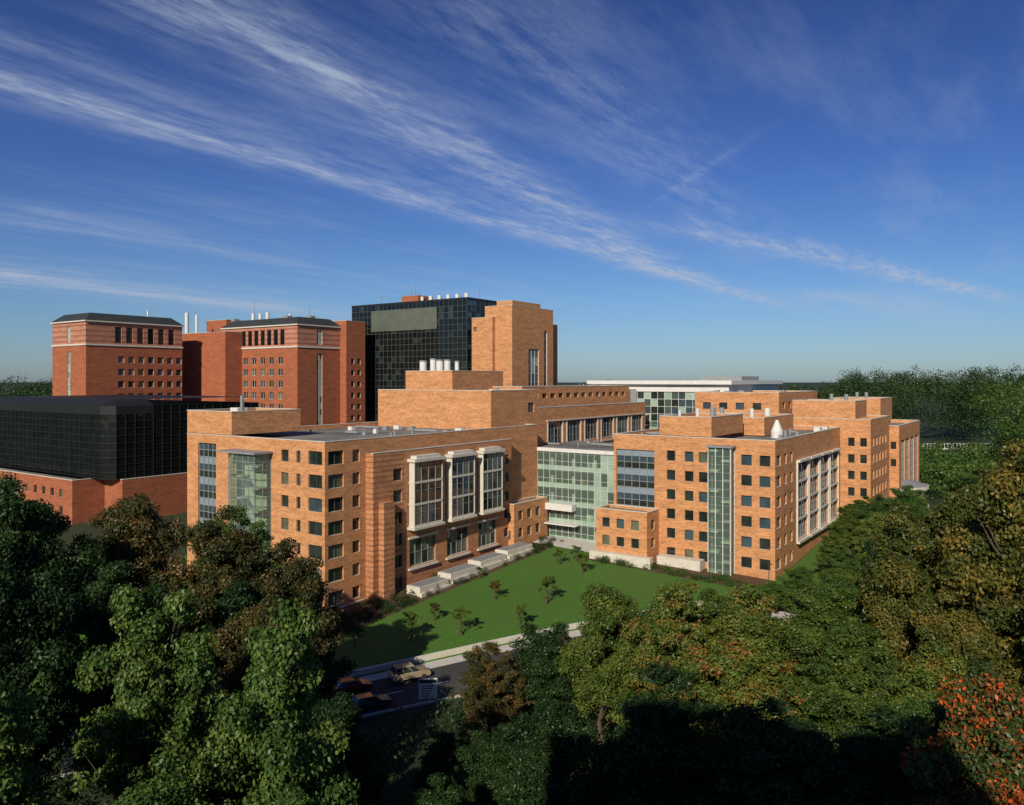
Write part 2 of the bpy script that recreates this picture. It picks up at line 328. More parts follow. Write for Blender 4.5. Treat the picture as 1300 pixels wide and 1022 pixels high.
b.fbox('cornice','white_metal',P,e,-.1,L+.1,zt-.7,zt,-.6,.3)
for j in range(nf+1): b.lbox('floor_slabs','interior',s0+.3,s0+11,t0+.1,t1-.1,zb+j*dz-.3,zb+j*dz+.15)
for i in range(5):
    x,y=W(s0+2.5,t0+2+i*5); b.cyl('columns','stone',x,y,zb,zt-.5,.35)
b.lbox('back_wall','interior',s0+7,s0+7.3,t0,t1,zb,zt-.8)
for i in range(16):
    j=random.randrange(nf); tt=random.uniform(t0+1,t1-3); b.lbox('partitions',random.choice(['stone','brick_orange','glass_dark']),s0+3,s0+6,tt,tt+random.uniform(.2,2.5),zb+j*dz+.16,zb+j*dz+2.6)
b.lbox('roof','roof_gravel',s0+.61,s0+20,t0,t1,zt-.6,zt-.1)
b.fbox('balcony','white_metal',P,e,6.5,13.5,zb+dz*2-.8,zb+dz*2+.5,.15,1.8)
b.fbox('entrance_canopy','white_metal',P,e,5.5,14.5,zb+dz*1-.1,zb+dz+.12,.15,2.2)
rooftop(b,s0+4,s0+18,t0+2,t1-4,zt-.1,8,4)
b.done()

# ------------------------------------------------------------ east wing D
b=Bld('brick_hospital_wing',53.2,-49)
S,T=53.2,-49.0
R2=rows(20.6,6)
FW=29.8
def fu(t): return FW-t
fa=grid([fu(18.4),fu(15.0),fu(12.4)],R2,1.6,1.8,1,1)+grid([fu(4.8),fu(1.7)],R2,1.8,1.8,1,1)
fa+=[(fu(29.3),fu(21.6),10.95,21.3,5,9,('glass_dark','glass_blue','panel_blue'),'grey')]
fb=grid([2.0],R2,2.4,1.8,2,1)+grid([6,9.5],R2,1.4,1.8,1,1)+[(13+k*8,19.6+k*8,5.5,19.2,4,8,['glass_dark','glass_blue','glass_dark','glass_blind'],'grey') for k in range(4)]
b.block(S,S+46.3,T,T+FW,-2,24,fa,fb)
for k in range(4):
    b.fbox('bay_hoods','stone',W(S,T),AX,12.6+k*8,20+k*8,19.4,19.8,.01,.7)
    b.fbox('bay_sills','stone',W(S,T),AX,12.6+k*8,20+k*8,4.9,5.3,.01,.6)
    for q in (12.55,19.65): b.fbox('bay_piers','stone',W(S,T),AX,q+k*8,q+.35+k*8,5.31,19.39,.01,.3)
    for z in (9.1,12.5,15.9): b.fbox('bay_bands','stone',W(S,T),AX,12.92+k*8,19.64+k*8,z-.2,z+.2,.01,.18)
b.block(S,S+16.4,T+10.9,T+20.6,24.2,27.6,part='penthouse_walls')
b.block(S+20,S+40,T+8,T+26,23.4,26.8,part='penthouse_walls')
for (ss,tt,r,h) in ((6,13,.4,29.2),(9,17,.3,28.8),(12,15,.5,28.8),(3,18,.25,28.6),(25,12,.4,28.4),(30,20,.5,28.3),(35,12,.6,28.2)):
    x,y=W(S+ss,T+tt); b.cyl('vents','white_metal' if ss%2 else 'grey_metal',x,y,26.6,h,r)
rooftop(b,S+2,S+44,T+1,T+7,23.25,20,5); rooftop(b,S+2,S+16,T+22,T+28,23.25,8,6)
x,y=W(S+18,T+5); b.cyl('cooling_cone','white_metal',x,y,24.5,26.6,1.1,16,.25); b.cyl('cooling_base','white_metal',x,y,23.2,24.5,1.1,16)
b.block(S-5,S-.02,T+20.7,T+30.8,-1,10.8,grid([2.0,4.9,7.8],[8.4,5.2],1.5,1.7,1,1),grid([2.4],[8.4,5.2],1.6,1.7,1,1),par=.5)
b.lbox('terrace_plinth','stone',S-6.3,S-5.02,T+19.5,T+31.5,-1,3.2)
b.lbox('terrace_plinth','stone',S-2.5,S-.3,T+12,T+20.0,-1,3.0)
q=[W(S-.01,T+10.8),W(S-1.8,T+10.8),W(S-1.8,T+6.9),W(S-.01,T+6.9)]
for k in range(3):
    p,r=q[k],q[k+1]; L=math.dist(p,r); e=((r[0]-p[0])/L,(r[1]-p[1])/L)
    b.q('stair_glass','glass_clear',[(*p,-1),(*r,-1),(*r,22.6),(*p,22.6)]); nn=3 if k==1 else 1
    for i in range(nn+1): b.fbox('stair_mullions','white_metal',p,e,max(0,i*L/nn-.06),min(L,i*L/nn+.06),-1,22.6,.01,.1)
    for j in range(17): b.fbox('stair_mullions','grey_metal',p,e,0,L,-1+j*1.38,-.92+j*1.38,.013,.09)
for f in range(7): b.lbox('stair_landings','interior',S-1.6,S-.05,T+7.2,T+8.6,FL*f-.5,FL*f-.2); b.lbox('stair_landings','interior',S-1.6,S-.05,T+9.2,T+10.6,FL*f+1.2,FL*f+1.5)
b.lbox('stair_roof','grey_metal',S-2.2,S-.06,T+6.5,T+11.2,22.6,22.9)
b.lbox('stair_back','glass_dark',S-.05,S-.02,T+7,T+10.7,-1,22.5)
b.done()

b=Bld('brick_hospital_annex',100,-52)
fbx=grid([3,6.5,10,13.5,17],[21,17.5,14,10.5,7],1.7,1.9,1,1)
b.block(S+46.35,S+68,T-6,T+12,0,25.8,grid([14.2,16.6],[21,17.5,14,10.5,7],1.3,1.8),fbx)
b.block(S+46.36,S+58,T-3,T+10,25.9,29.6,part='penthouse_walls')
b.block(S+68.2,S+100,T-8,T+14,0,23.5,grid([20.8],[19,15],1.2,1.7),[(3+k*7,8.4+k*7,6,20,4,6,['glass_dark','glass_blue'],'grey') for k in range(4)])
b.block(S+50,S+84,T+14,T+34,10,31.2,grid([3,7,11,15],[28],2,1.6),grid([4,9,14,19],[28.2],2,1.5))
b.block(S+80,S+96,T-2,T+10,23.7,29.5,part='penthouse_walls')
for ss,tt in ((52,0),(56,4),(84,2),(88,5)):
    x,y=W(S+ss,T+tt); b.cyl('vents','grey_metal',x,y,29,31.0,.4)
rooftop(b,S+52,S+82,T+16,T+32,30.5,12,8); rooftop(b,S+58,S+67,T-4,T+8,25.1,6,9)
b.done()
b=Bld('round_pavilion',110,-90)
px,py=91,192
b.cyl('base','concrete',px,py,2.5,4.3,9.5,32)
for i in range(16): b.cyl('columns','stone',px+8.3*math.cos(i*.3927),py+8.3*math.sin(i*.3927),4.3,8.2,.3,8)
b.cyl('inner_wall','glass_dark',px,py,4.3,8.2,7.2,32); b.cyl('eaves','stone',px,py,8.2,9.0,9.4,32); b.cyl('cone_roof','grey_metal',px,py,9.01,11.2,9.2,32,1.4); b.cyl('lantern','stone',px,py,11.2,12.2,1.3,12,.3)
b.done()

# ------------------------------------------------------------ white atrium F
b=Bld('white_atrium_building',118.8,-6)
b.block(118.8,160,-17.8,22,10,32.8,[(10,38,15,31,14,8,['glass_pale','glass_dark','glass_blue','glass_clear','glass_dark'],'white'),(3,8,24,30,2,3,None,'white')],[(2,14,18,31,6,6,['glass_pale','glass_dark'],'white'),(17,38,18,31,8,5,['glass_dark','glass_blue'],'white')],mat='white_metal',cop='white_metal')
b.lbox('roof_slab','white_metal',117.5,162,-19,23,32.97,34.0)
b.lbox('mechanical_room','grey_metal',140,155,-14,-2,34.01,35.2)
b.lbox('interior_floor','interior',119.5,150,-17,10,21,21.4)
b.block(113.2,118.6,8,30,10,31.5,(),(),mat='white_metal')
b.done()

# ------------------------------------------------------------ old brick hospital towers
b=Bld('red_brick_hospital_tower',60,150)
def mansard(b,s0,s1,t0,t1,z0,z1,i):
    O=[(s0-.5,t0-.5),(s1+.5,t0-.5),(s1+.5,t1+.5),(s0-.5,t1+.5)]; I=[(s0+i,t0+i),(s1-i,t0+i),(s1-i,t1-i),(s0+i,t1-i)]
    for k in range(4):
        a,c=W(*O[k]),W(*O[(k+1)%4]); d,f=W(*I[(k+1)%4]),W(*I[k])
        b.q('mansard_roof','mansard',[(*a,z0+.4),(*c,z0+.4),(*d,z1),(*f,z1)]); b.q('eaves','stone',[(*a,z0),(*c,z0),(*c,z0+.4),(*a,z0+.4)])
    b.q('mansard_top','mansard',[(*W(*p),z1) for p in I])
Rz=[44.5-3.9*i for i in range(12)][1:]
def tower(s0,s1,t0,t1,fa,fb):
    b.block(s0,s1,t0,t1,0,44.8,[w for w in fa if w[3]<44.6],[w for w in fb if w[3]<44.6],mat='brick_red',par=0)
    b.block(s0-.02,s1+.02,t0-.02,t1+.02,45.3,52,[w for w in fa if w[2]>45.3],[w for w in fb if w[2]>45.3],mat='brick_striped',part='top_storey_walls',par=0)
    b.ring('cornice','stone',s0,s1,t0,t1,44.801,45.299,.25,.5)
    mansard(b,s0,s1,t0,t1,52.05,55,2.5)
fb=grid([11+3.3*k for k in range(7)],Rz,2.0,2.1,1,1)
fb=[(w[0],w[1],w[2],w[3],1,1,None,'white') for w in fb]
fb+=[(9+3.6*k,11.1+3.6*k,45.8,50.9,1,3,'glass_black','black') for k in range(6)]
fa=[(9.4,11.6,6,43,2,18,['glass_pale','glass_pale','glass_blind'],'white'),(9.4,11.6,46,50.8,2,3,['glass_pale'],'white')]
tower(44,76,156,177,fa,fb)
fa=grid([13+4.6*k for k in range(5)],Rz,2.5,2.2,1,1); fa=[(*w[:4],2,1,None,'white') for w in fa]
fa+=[(11+3.4*k,13.2+3.4*k,45.8,50.9,1,3,'glass_black','black') for k in range(7)]
fb=[(8.1,10.6,6,43,2,18,['glass_pale','glass_pale','glass_blind'],'white'),(8.1,10.6,46,50.8,2,3,['glass_pale'],'white')]
tower(91.6,110,116,156,fa,fb)
b.block(85,91.5,145,178,0,50.6,mat='brick_red',par=.5)
b.block(110.1,119,113,150,0,54.5,grid([2,6,10,14,18],Rz,2,1.9,1,1,None,'white'),grid([3,6],Rz,1.6,1.9,1,1,None,'white'),mat='brick_red')
b.block(96,110,156.2,178,0,51.5,mat='brick_red')
b.block(96,104,160,172,52,56,mat='brick_red')
for (s,t,h,r) in ((88,172,58.5,.7),(88,166,57.5,.5),(100,150,58,.6),(100,146,57.7,.6),(100,142,58,.6),(105,136,57.5,.5),(72,170,58,.3)):
    x,y=W(s,t); b.cyl('smoke_stacks','white_metal',x,y,50,h,r)
for (s,t) in ((98,158),(99,130),(104,124)): b.lbox('roof_units','grey_metal',s,s+2,t,t+3,52.3,56.3)
for (s,t,h) in ((99,148,62),(90,170,60),(100,120,59)): x,y=W(s,t); b.cyl('antenna','grey_metal',x,y,52,h,.08,5)
b.done()

# ------------------------------------------------------------ black glass buildings
def curtain(b,P0,P1,z0,z1,nx,nz,g='glass_black',fm='grey_metal',fw=.05,jit=.0):
    L=math.dist(P0,P1); e=((P1[0]-P0[0])/L,(P1[1]-P0[1])/L); n=(e[1],-e[0]); dx=L/nx; dz=(z1-z0)/nz
    for i in range(nx):
        for j in range(nz):
            c=[]
            k1,k2=random.uniform(-jit,jit),random.uniform(-jit,jit)
            for (u,z,o) in ((i*dx,z0+j*dz,-k1-k2),((i+1)*dx,z0+j*dz,k1-k2),((i+1)*dx,z0+(j+1)*dz,k1+k2),(i*dx,z0+(j+1)*dz,-k1+k2)):
                o-=.12; c.append((P0[0]+e[0]*u+n[0]*o,P0[1]+e[1]*u+n[1]*o,z))
            gg=g if isinstance(g,str) else random.choice(g)
            b.q('curtain_glass_'+gg,gg,c)
    for i in range(nx+1): b.fbox('curtain_mullions',fm,P0,e,max(0,i*dx-fw),min(L,i*dx+fw),z0,z1,-.2,.02)
    for j in range(nz+1): b.fbox('curtain_transoms',fm,P0,e,0,L,max(z0,z0+j*dz-fw),min(z1,z0+j*dz+fw),-.2,.015)
b=Bld('black_glass_tower',126,73)
curtain(b,W(126,127),W(126,73),5,61,27,27,['glass_black']*14+['glass_dark','glass_dark'],fw=.08,jit=.012,fm='mullion_bronze'); curtain(b,W(126,73),W(150,73),5,61,10,27,['glass_black','glass_black','glass_dark','glass_blue'],'mullion_bronze',fw=.08,jit=.02)
b.wall(W(150,73),W(150,127),5,61,(),'walls','dark_metal'); b.wall(W(150,127),W(126,127),5,61,(),'walls','dark_metal')
b.q('roof','roof_gravel',[(*W(126,73),60.9),(*W(150,73),60.9),(*W(150,127),60.9),(*W(126,127),60.9)])
b.fbox('louvre_panel','glass_panel',W(126,127),(-BX[0],-BX[1]),10,41,51.5,59,.03,.12)
b.ring('coping','dark_metal',126,150,73,127,61.002,61.5,.1,.6)
for t in (78,82,86,90,94,98): x,y=W(132,t); b.cyl('exhaust_stacks','white_metal',x,y,60,63.6,.7)
b.lbox('plant_room','brick_red',130,138,98,106,61,64)
for t,h in ((103,79),(105,69),(101,71),(74,66),(120,67)): x,y=W(134,t); b.cyl('antenna_mast','grey_metal',x,y,61,h,.18,6,.05)
b.done()
b=Bld('black_glass_office_building',11,81)
pts=[W(11,140),W(11,84),W(13,81.2),W(21.5,81)]
for i in range(3):
    L=math.dist(pts[i],pts[i+1])
    curtain(b,pts[i],pts[i+1],12.4,26.6,max(2,round(L/2.2)),9,fw=.05,jit=.01,fm='dark_metal')
    b.wall(pts[i],pts[i+1],26.6,28.4,(),'roof_band','roof_black')
ins=[W(14,140),W(14,86),W(15,84.5),W(21.5,84)]
for i in range(3): b.q('sloped_roof','roof_black',[(*pts[i],28.4),(*pts[i+1],28.4),(*ins[i+1],29.8),(*ins[i],29.8)])
b.q('roof','roof_black',[(*p,29.8) for p in ins]+[(*W(50,84),29.8),(*W(50,140),29.8)])
curtain(b,pts[3],W(50,81),12.4,28.4,13,9,fw=.05,jit=.01,fm='dark_metal')
b.wall(W(50,81),W(50,140),0,28.4,(),'walls','dark_metal')
b.block(7,50,88,140,-1,12.3,grid([3+4*k for k in range(12)],[9.2,5.4],1.6,1.8,1,1),mat='brick_red')
b.q('soffit','dark_metal',[(*W(11,140),12.39),(*W(11,84),12.39),(*W(50,81),12.39),(*W(50,140),12.39)])
b.block(14,50,80.5,87.9,-1,12.3,mat='brick_red')
b.done()
b=Bld('brick_stair_tower',118,50)
b.block(118.4,142,49.6,59.9,10,57,fb=[(9,15,18,44,3,10,['glass_blue','glass_pale','glass_blue'],'white'),(18,20,18,50,1,12,['glass_dark'],'white')])
b.block(117,118.38,56,64,10,53.5,grid([1.3],[50],1.2,1.4)); b.block(142.1,147,51,60,10,52.5); b.block(122,138,52,58,57.3,58.8)
b.done()

# ------------------------------------------------------------ ground, lawn, road
def simple(name,V,F,mat):
    me=bpy.data.meshes.new(name); me.from_pydata(V,[],F); me.materials.append(MATS[mat]); ob=bpy.data.objects.new(name,me); scene.collection.objects.link(ob); return ob
ys=[-400,-60,60,92,115,155,220,400,700,3000,9000]; xs=[-6000,-500,-60,60,500,6000]
V=[(x,y,gz(x,y)) for y in ys for x in xs]; nx=len(xs)
simple('ground',V,[(j*nx+i,j*nx+i+1,(j+1)*nx+i+1,(j+1)*nx+i) for j in range(len(ys)-1) for i in range(nx-1)],'ground_cover')
RX=[-140,-70,-45,-19.5,4.4,25,43,60,110,260]; RY=[38,62,79,91.5,104.5,114,122,128,143,177]
def ry(x): return float(np.mean([np.interp(x+d,RX,RY) for d in (-6,-4,-2,0,2,4,6)]))
def strip(name,x0,x1,f0,f1,mat,off,n=120,m=1,h=0):
    V=[];F=[]
    for i in range(n+1):
        x=x0+(x1-x0)*i/n
        for j in range(m+1):
            y=f0(x)+(f1(x)-f0(x))*j/m; V.append((x,y,gz(x,y)+off))
    for i in range(n):
        for j in range(m): a=i*(m+1)+j; F.append((a,a+m+1,a+m+2,a+1))
    ob=simple(name,V,F,mat)
    if h:
        mo=ob.modifiers.new('s','SOLIDIFY'); mo.thickness=h; mo.offset=-1
    return ob
strip('lawn',-60,47,lambda x:ry(x)+1.2,lambda x:178,'lawn_grass',.06,60,60)
strip('road',-130,250,lambda x:ry(x)-9.5,lambda x:ry(x),'asphalt',.08,200,6)
strip('road_kerb',-130,250,lambda x:ry(x),lambda x:ry(x)+.3,'concrete',.22,200,1,.3)
strip('sidewalk',-130,250,lambda x:ry(x)+.3,lambda x:ry(x)+1.8,'concrete',.2,200,1,.2)
strip('road_kerb',-130,250,lambda x:ry(x)-9.8,lambda x:ry(x)-9.5,'concrete',.22,200,1,.3)
strip('retaining_wall',-60,30,lambda x:ry(x)+2.6,lambda x:ry(x)+3.0,'stone',.75,100,1,1.2)
V=[];F=[]
for i in range(60):
    x=-120+i*5; k=len(V)
    for xx,o in ((x,-4.8),(x+2.5,-4.8),(x+2.5,-4.65),(x,-4.65)):
        y=ry(xx)+o; V.append((xx,y,gz(xx,y)+.13))
    F.append((k,k+1,k+2,k+3))
simple('road_marking',V,F,'paint_white')
def bed(name,pts,mat='mulch',off=.10):
    V=[];F=[];n=24
    (a,b_),(c,d)=pts
    for i in range(n+1):
        for j in range(7):
            s=a+(b_-a)*i/n; t=c+(d-c)*j/6; x,y=W(s,t); V.append((x,y,gz(x,y)+off))
    for i in range(n):
        for j in range(6): k=i*7+j; F.append((k,k+7,k+8,k+1))
    return simple(name,V,F,mat)
bed('planting_bed',((-4,56),(-8.0,0)))
bed('planting_bed',((46,53),(-48,-16.5)))
bed('paved_court',((50,56.6),(-17,-3)),'concrete',.16)
bed('footpath',((36,39),(-75,-50)),'concrete',.14)
bed('lawn',((40,125),(-72,-49.2)),'lawn_grass',.09)
def patch(name,x0,x1,y0,y1,mat,off):
    V=[];yy=sorted({y0,y1}|{v for v in ys if y0<v<y1})
    for y in yy: V+= [(x0,y,gz(0,y)+off),(x1,y,gz(0,y)+off)]
    simple(name,V,[(2*i,2*i+1,2*i+3,2*i+2) for i in range(len(yy)-1)],mat)
patch('far_lawn',112,330,185,328,'lawn_grass',.05)
patch('car_park',140,330,329,366,'asphalt',.05)

# ------------------------------------------------------------ foliage
rng=np.random.default_rng(3)
def leaves(C,Rr,n,size,rng,ct=None,squash=.8,z_up=.35):
    C=np.asarray(C,float); Rr=np.asarray(Rr,float)
    w=Rr**2; idx=rng.choice(len(C),n,p=w/w.sum())
    d=rng.normal(size=(n,3)); d/=np.linalg.norm(d,axis=1)[:,None]
    rr=Rr[idx]*(.3+1.0*rng.random(n)**.8)
    pos=C[idx]+d*rr[:,None]*np.array([1,1,squash])
    nn=d*.8+rng.normal(size=(n,3))*.6; nn[:,2]+=z_up; nn/=np.linalg.norm(nn,axis=1)[:,None]
    t=np.cross(nn,rng.normal(size=(n,3))); t/=np.linalg.norm(t,axis=1)[:,None]+1e-9; b2=np.cross(nn,t)
    L=size*(.6+.8*rng.random(n)); Wd=L*.6
    V=np.stack([pos-t*L[:,None]*.5,pos+b2*Wd[:,None]*.5,pos+t*L[:,None]*.5,pos-b2*Wd[:,None]*.5],1).reshape(-1,3)
    if ct is None: ct=rng.random(len(C))
    tint=np.clip(.5*ct[idx]+.5*rng.random(n),0,1)
    return V,np.repeat(tint,4)
def tube(p0,p1,r0,r1,n=6):
    p0=np.array(p0,float);p1=np.array(p1,float); d=p1-p0; d/=np.linalg.norm(d)+1e-9
    a=np.cross(d,[.3,.9,.1]); a/=np.linalg.norm(a); c=np.cross(d,a); V=[]
    for p,r in ((p0,r0),(p1,r1)):
        for i in range(n): th=6.2832*i/n; V.append(p+r*(a*math.cos(th)+c*math.sin(th)))
    F=[(i,(i+1)%n,n+(i+1)%n,n+i) for i in range(n)]
    return V,F
def mesh_from(name,LV,LT,TV,TF,leafm):
    nl=len(LV); nt_=len(TV); me=bpy.data.meshes.new(name)
    allv=np.vstack([LV,np.array(TV).reshape(-1,3)]) if nt_ else LV
    nf=nl//4; tf=np.array(TF,int).reshape(-1,4)+nl if nt_ else np.zeros((0,4),int)
    faces=np.vstack([np.arange(nl).reshape(-1,4),tf])
    me.vertices.add(len(allv)); me.vertices.foreach_set('co',allv.astype(np.float32).ravel())
    me.loops.add(faces.size); me.loops.foreach_set('vertex_index',faces.astype(np.int32).ravel())
    me.polygons.add(len(faces)); me.polygons.foreach_set('loop_start',np.arange(0,faces.size,4,dtype=np.int32))
    me.materials.append(MATS[leafm]); me.materials.append(MATS['bark'])
    mi=np.zeros(len(faces),np.int32); mi[nf:]=1; me.polygons.foreach_set('material_index',mi)
    me.update(calc_edges=True)
    at=me.attributes.new('tint','FLOAT','POINT'); tt=np.zeros(len(allv),np.float32); tt[:nl]=LT; at.data.foreach_set('value',tt)
    return me
def tree_mesh(name,seed,H=20.,R=6.,low=.12,nc=210,n=75000,size=.24,shape='round',leafm='leaf_green',cr=(.07,.19)):
    r=np.random.default_rng(seed); C=[];Rr=[]
    zc=H*(1+low)/2; Rz=H*(1-low)/2
    lob=[(r.normal(size=3),r.uniform(.55,1.15)) for _ in range(16)]; lob=[(v/np.linalg.norm(v),a) for v,a in lob]
    for i in range(nc):
        if shape=='cone':
            h=r.random()**.8; z=H*(low+(1-low)*h*.97); rad=R*(1-h)*.95+.25; th=r.uniform(0,6.283); k=r.uniform(.35,.9)
            C.append((rad*k*math.cos(th),rad*k*math.sin(th),z)); Rr.append(max(.35,rad*.26))
        else:
            d=r.normal(size=3); d/=np.linalg.norm(d)
            if d[2]<-.7: d[2]*=-1
            m=max(lob,key=lambda q:q[0]@d)[1]
            k=r.uniform(.35,.95)*m
            sh=1.0 if d[2]<0 else (1-.2*d[2])
            C.append((d[0]*R*k*sh,d[1]*R*k*sh,zc+d[2]*Rz*k)); Rr.append(R*r.uniform(*cr))
    C=np.array(C); Rr=np.array(Rr)
    LV,LT=leaves(C,Rr,n,size,r,squash=.7 if shape!='cone' else .45)
    top=(LV[:,2].max()); LV[:,2]*=H/top; C[:,2]*=H/top
    TV=[];TF=[]
    def add(vf):
        k=len(TV); TV.extend(vf[0]); TF.extend([tuple(i+k for i in f) for f in vf[1]])
    tr=R*.05+.08; prev=np.array([0,0,-1.]); rad=tr*1.5; zt=H*(.8 if shape=='round' else .96)
    segs=7; line=[prev]
    for i in range(1,segs+1):
        p=np.array([r.normal()*.12*i**.5,r.normal()*.12*i**.5,zt*i/segs]); r1=tr*(1-.8*i/segs); add(tube(line[-1],p,rad,r1,8)); line.append(p); rad=r1
    for c in C[::4]:
        zb=max(H*.12,c[2]-np.hypot(c[0],c[1])*.9-1); zb=min(zb,zt*.95); k=min(segs-1,int(zb/zt*segs)); f=zb/zt*segs-k; p0=line[k]*(1-f)+line[k+1]*f
        mid=(p0+c)/2+np.array([0,0,-.5]); add(tube(p0,mid,tr*.3,tr*.18,5)); add(tube(mid,c,tr*.18,tr*.05,5))
    me=mesh_from(name,LV,LT,TV,TF,leafm); return me,H,R
M={}
M['a']=tree_mesh('deciduous_crown_a',11)
M['b']=tree_mesh('deciduous_crown_b',12,nc=260,low=.08)
M['c']=tree_mesh('deciduous_crown_c',13,nc=170,low=.15)
M['d']=tree_mesh('deciduous_crown_d',21,nc=330,low=.08,cr=(.05,.14),n=80000,size=.21)
M['e']=tree_mesh('deciduous_crown_e',22,nc=130,low=.12,cr=(.10,.22),n=65000,size=.27)
M['cone']=tree_mesh('conifer_crown',14,H=20,R=5,low=.05,nc=260,n=45000,size=.24,shape='cone',leafm='leaf_dark')
M['fine']=tree_mesh('young_crown',15,H=6,R=2,low=.25,nc=40,n=3000,size=.18)
tr_rng=random.Random(5)
def tree(name,kind,x,y,top,width,mat):
    if kind in 'abc' and len(kind)==1 and tr_rng.random()<.42: kind=tr_rng.choice('de')
    me,H,R=M[kind]; ob=bpy.data.objects.new(name,me); scene.collection.objects.link(ob); g=gz(x,y)
    k=width/(2*R)*1.08
    ob.location=(x,y,g-.1); ob.scale=(k*random.uniform(.92,1.12),k*random.uniform(.92,1.12),(top-g)/H); ob.rotation_euler=(0,0,random.uniform(0,6.28))
    ob.material_slots[0].link='OBJECT'; ob.material_slots[0].material=MATS[mat]
    return ob
TREES=[ # x, y, top z, width, kind, material
(-41,66,25.8,14,'a','leaf_dark'),(-34,50,23.0,12,'b','leaf_dark'),(-50,80,25,14,'c','leaf_dark'),(-48,62,22,13,'b','leaf_green'),
(-36,76,22.8,12,'b','leaf_rust'),(-28,78,22.0,12,'c','leaf_rust'),(-21.5,80,18.2,10,'a','leaf_rust'),(-44,92,21,13,'b','leaf_rust'),(-32,90,20,12,'a','leaf_green'),
(-22.5,50,21.6,10.5,'a','leaf_green'),(-13.2,44,22.4,10.5,'b','leaf_green'),(-17.5,38,16.5,10,'c','leaf_green'),
(-26,38,20,10.5,'c','leaf_green'),(-19,31,12.5,9,'a','leaf_green'),(-10.0,36,15.5,8.5,'a','leaf_green'),(-30,60,20.5,11,'a','leaf_dark'),(-20,62,18.5,11,'c','leaf_rust'),
(-24,31,16,9,'b','leaf_green'),(-13,30,11,8,'b','leaf_green'),(-37,42,20,11,'a','leaf_dark'),(-9,30,8.5,7,'c','leaf_dark'),
(-12.5,57,11.5,7.5,'b','leaf_dark'),(-19,70,13,9,'a','leaf_dark'),(-25,72,16,9,'b','leaf_dark'),
(-2.2,74,9.6,8,'c','leaf_rust'),(-5.4,64,5.6,6,'b','leaf_dark'),(3.2,76,10.6,9,'a','leaf_dark'),(-1,60,7.5,7.5,'a','leaf_dark'),(5,82,8.2,7,'c','leaf_rust'),
(8.2,73,15.4,9.5,'b','leaf_bright'),(14,70,16.6,10.5,'a','leaf_berry'),(20,66,16.6,12,'b','leaf_berry'),(26,62,15.2,11.5,'c','leaf_berry'),(32,60,13.9,9.5,'a','leaf_bright'),
(20,80,13.0,11,'c','leaf_bright'),(30,76,14.3,12,'a','leaf_bright'),(36,88,12.5,10,'b','leaf_green'),(13,84,11,9,'b','leaf_green'),(26,86,11.5,9,'a','leaf_green'),
(2.5,52,13.0,9.5,'b','leaf_dark'),(9.5,52,15.0,11,'a','leaf_dark'),(17,50,14.5,12,'c','leaf_dark'),(23.0,50,13.0,11,'b','leaf_dark'),(-4.2,50,9,7,'c','leaf_dark'),
(5,38,10.5,10,'a','leaf_dark'),(12,38,12.5,11,'b','leaf_dark'),(-2.5,40,10.5,8,'c','leaf_dark'),(19,36,12,10,'c','leaf_dark'),(29,54,12.5,9,'b','leaf_green'),
(0,30,6.5,9,'b','leaf_dark'),(8,28,8,9,'c','leaf_dark'),(15,29,9,9,'a','leaf_dark'),(-5,28,5,8,'a','leaf_dark'),
(40,88,16.5,8.5,'cone','leaf_dark'),(45,82,14.5,9,'cone','leaf_dark'),(36,78,12,7,'cone','leaf_dark'),
(38,74,22.9,12,'a','leaf_gold'),(43,66,29.3,14,'b','leaf_gold'),(50,80,27,14,'c','leaf_gold'),(36,64,17.5,11,'c','leaf_gold'),(40,56,21,11,'b','leaf_gold'),
(26.0,43,19.4,9.5,'a','leaf_red'),(30,43,18.8,10,'c','leaf_red'),(23.5,36,14.5,9,'b','leaf_dark'),(28,36,15.5,8,'a','leaf_red'),
(48,114,10,7,'a','leaf_green'),(55,118,14.5,9,'b','leaf_bright'),(62,124,16,10,'c','leaf_green'),(50,104,14,10,'c','leaf_bright'),(68,136,16,10,'a','leaf_green'),(43,104,9.5,9,'b','leaf_bright'),
(60,105,17,11,'a','leaf_green'),(72,118,20,12,'b','leaf_green'),(80,135,19,12,'c','leaf_dark'),(64,94,22.5,13,'c','leaf_gold'),(56,90,21,11,'a','leaf_green'),
(43,117,6.5,6,'b','leaf_green'),(37,113,5.5,6,'c','leaf_green'),(88,148,18,12,'b','leaf_green'),(82,162,12,9,'a','leaf_green'),(76,150,13,9,'a','leaf_bright'),(92,135,22,13,'b','leaf_green'),
(58,139,10,7,'c','leaf_bright'),(63,147,11,8,'b','leaf_bright'),(70,158,11,7,'a','leaf_green'),(53,130,9,6.5,'a','leaf_bright'),(66,140,14,8,'c','leaf_green'),(110,160,20,13,'c','leaf_green'),(104,180,13,11,'b','leaf_dark'),(118,175,19,12,'a','leaf_green'),
(96,196,11,9,'a','leaf_green'),(79,172,9,7,'b','leaf_green'),
]
for (x,y,tz,w,k,m) in TREES:
    nm={'leaf_rust':'autumn_tree','leaf_gold':'golden_tree','leaf_red':'red_leaved_tree'}.get(m,'deciduous_tree')
    if k=='cone': nm='conifer_tree'
    tree(nm,k,x,y,tz,w,m)
for (x,y,h) in ((-2.6,121,3.0),(5.4,119,4.4),(12,134,3.8),(8.3,139,3.0),(11.5,141,3.0),(-7,107,4.0),(-13.5,105,4.2),(-11,112,2.8),(1.2,109,3.6),(-5.4,131,2.2),(-20.5,103,3.2)):
    tree('young_tree','fine',x,y,gz(x,y)+h,h*.85,random.choice(['leaf_green','leaf_rust','leaf_bright']))
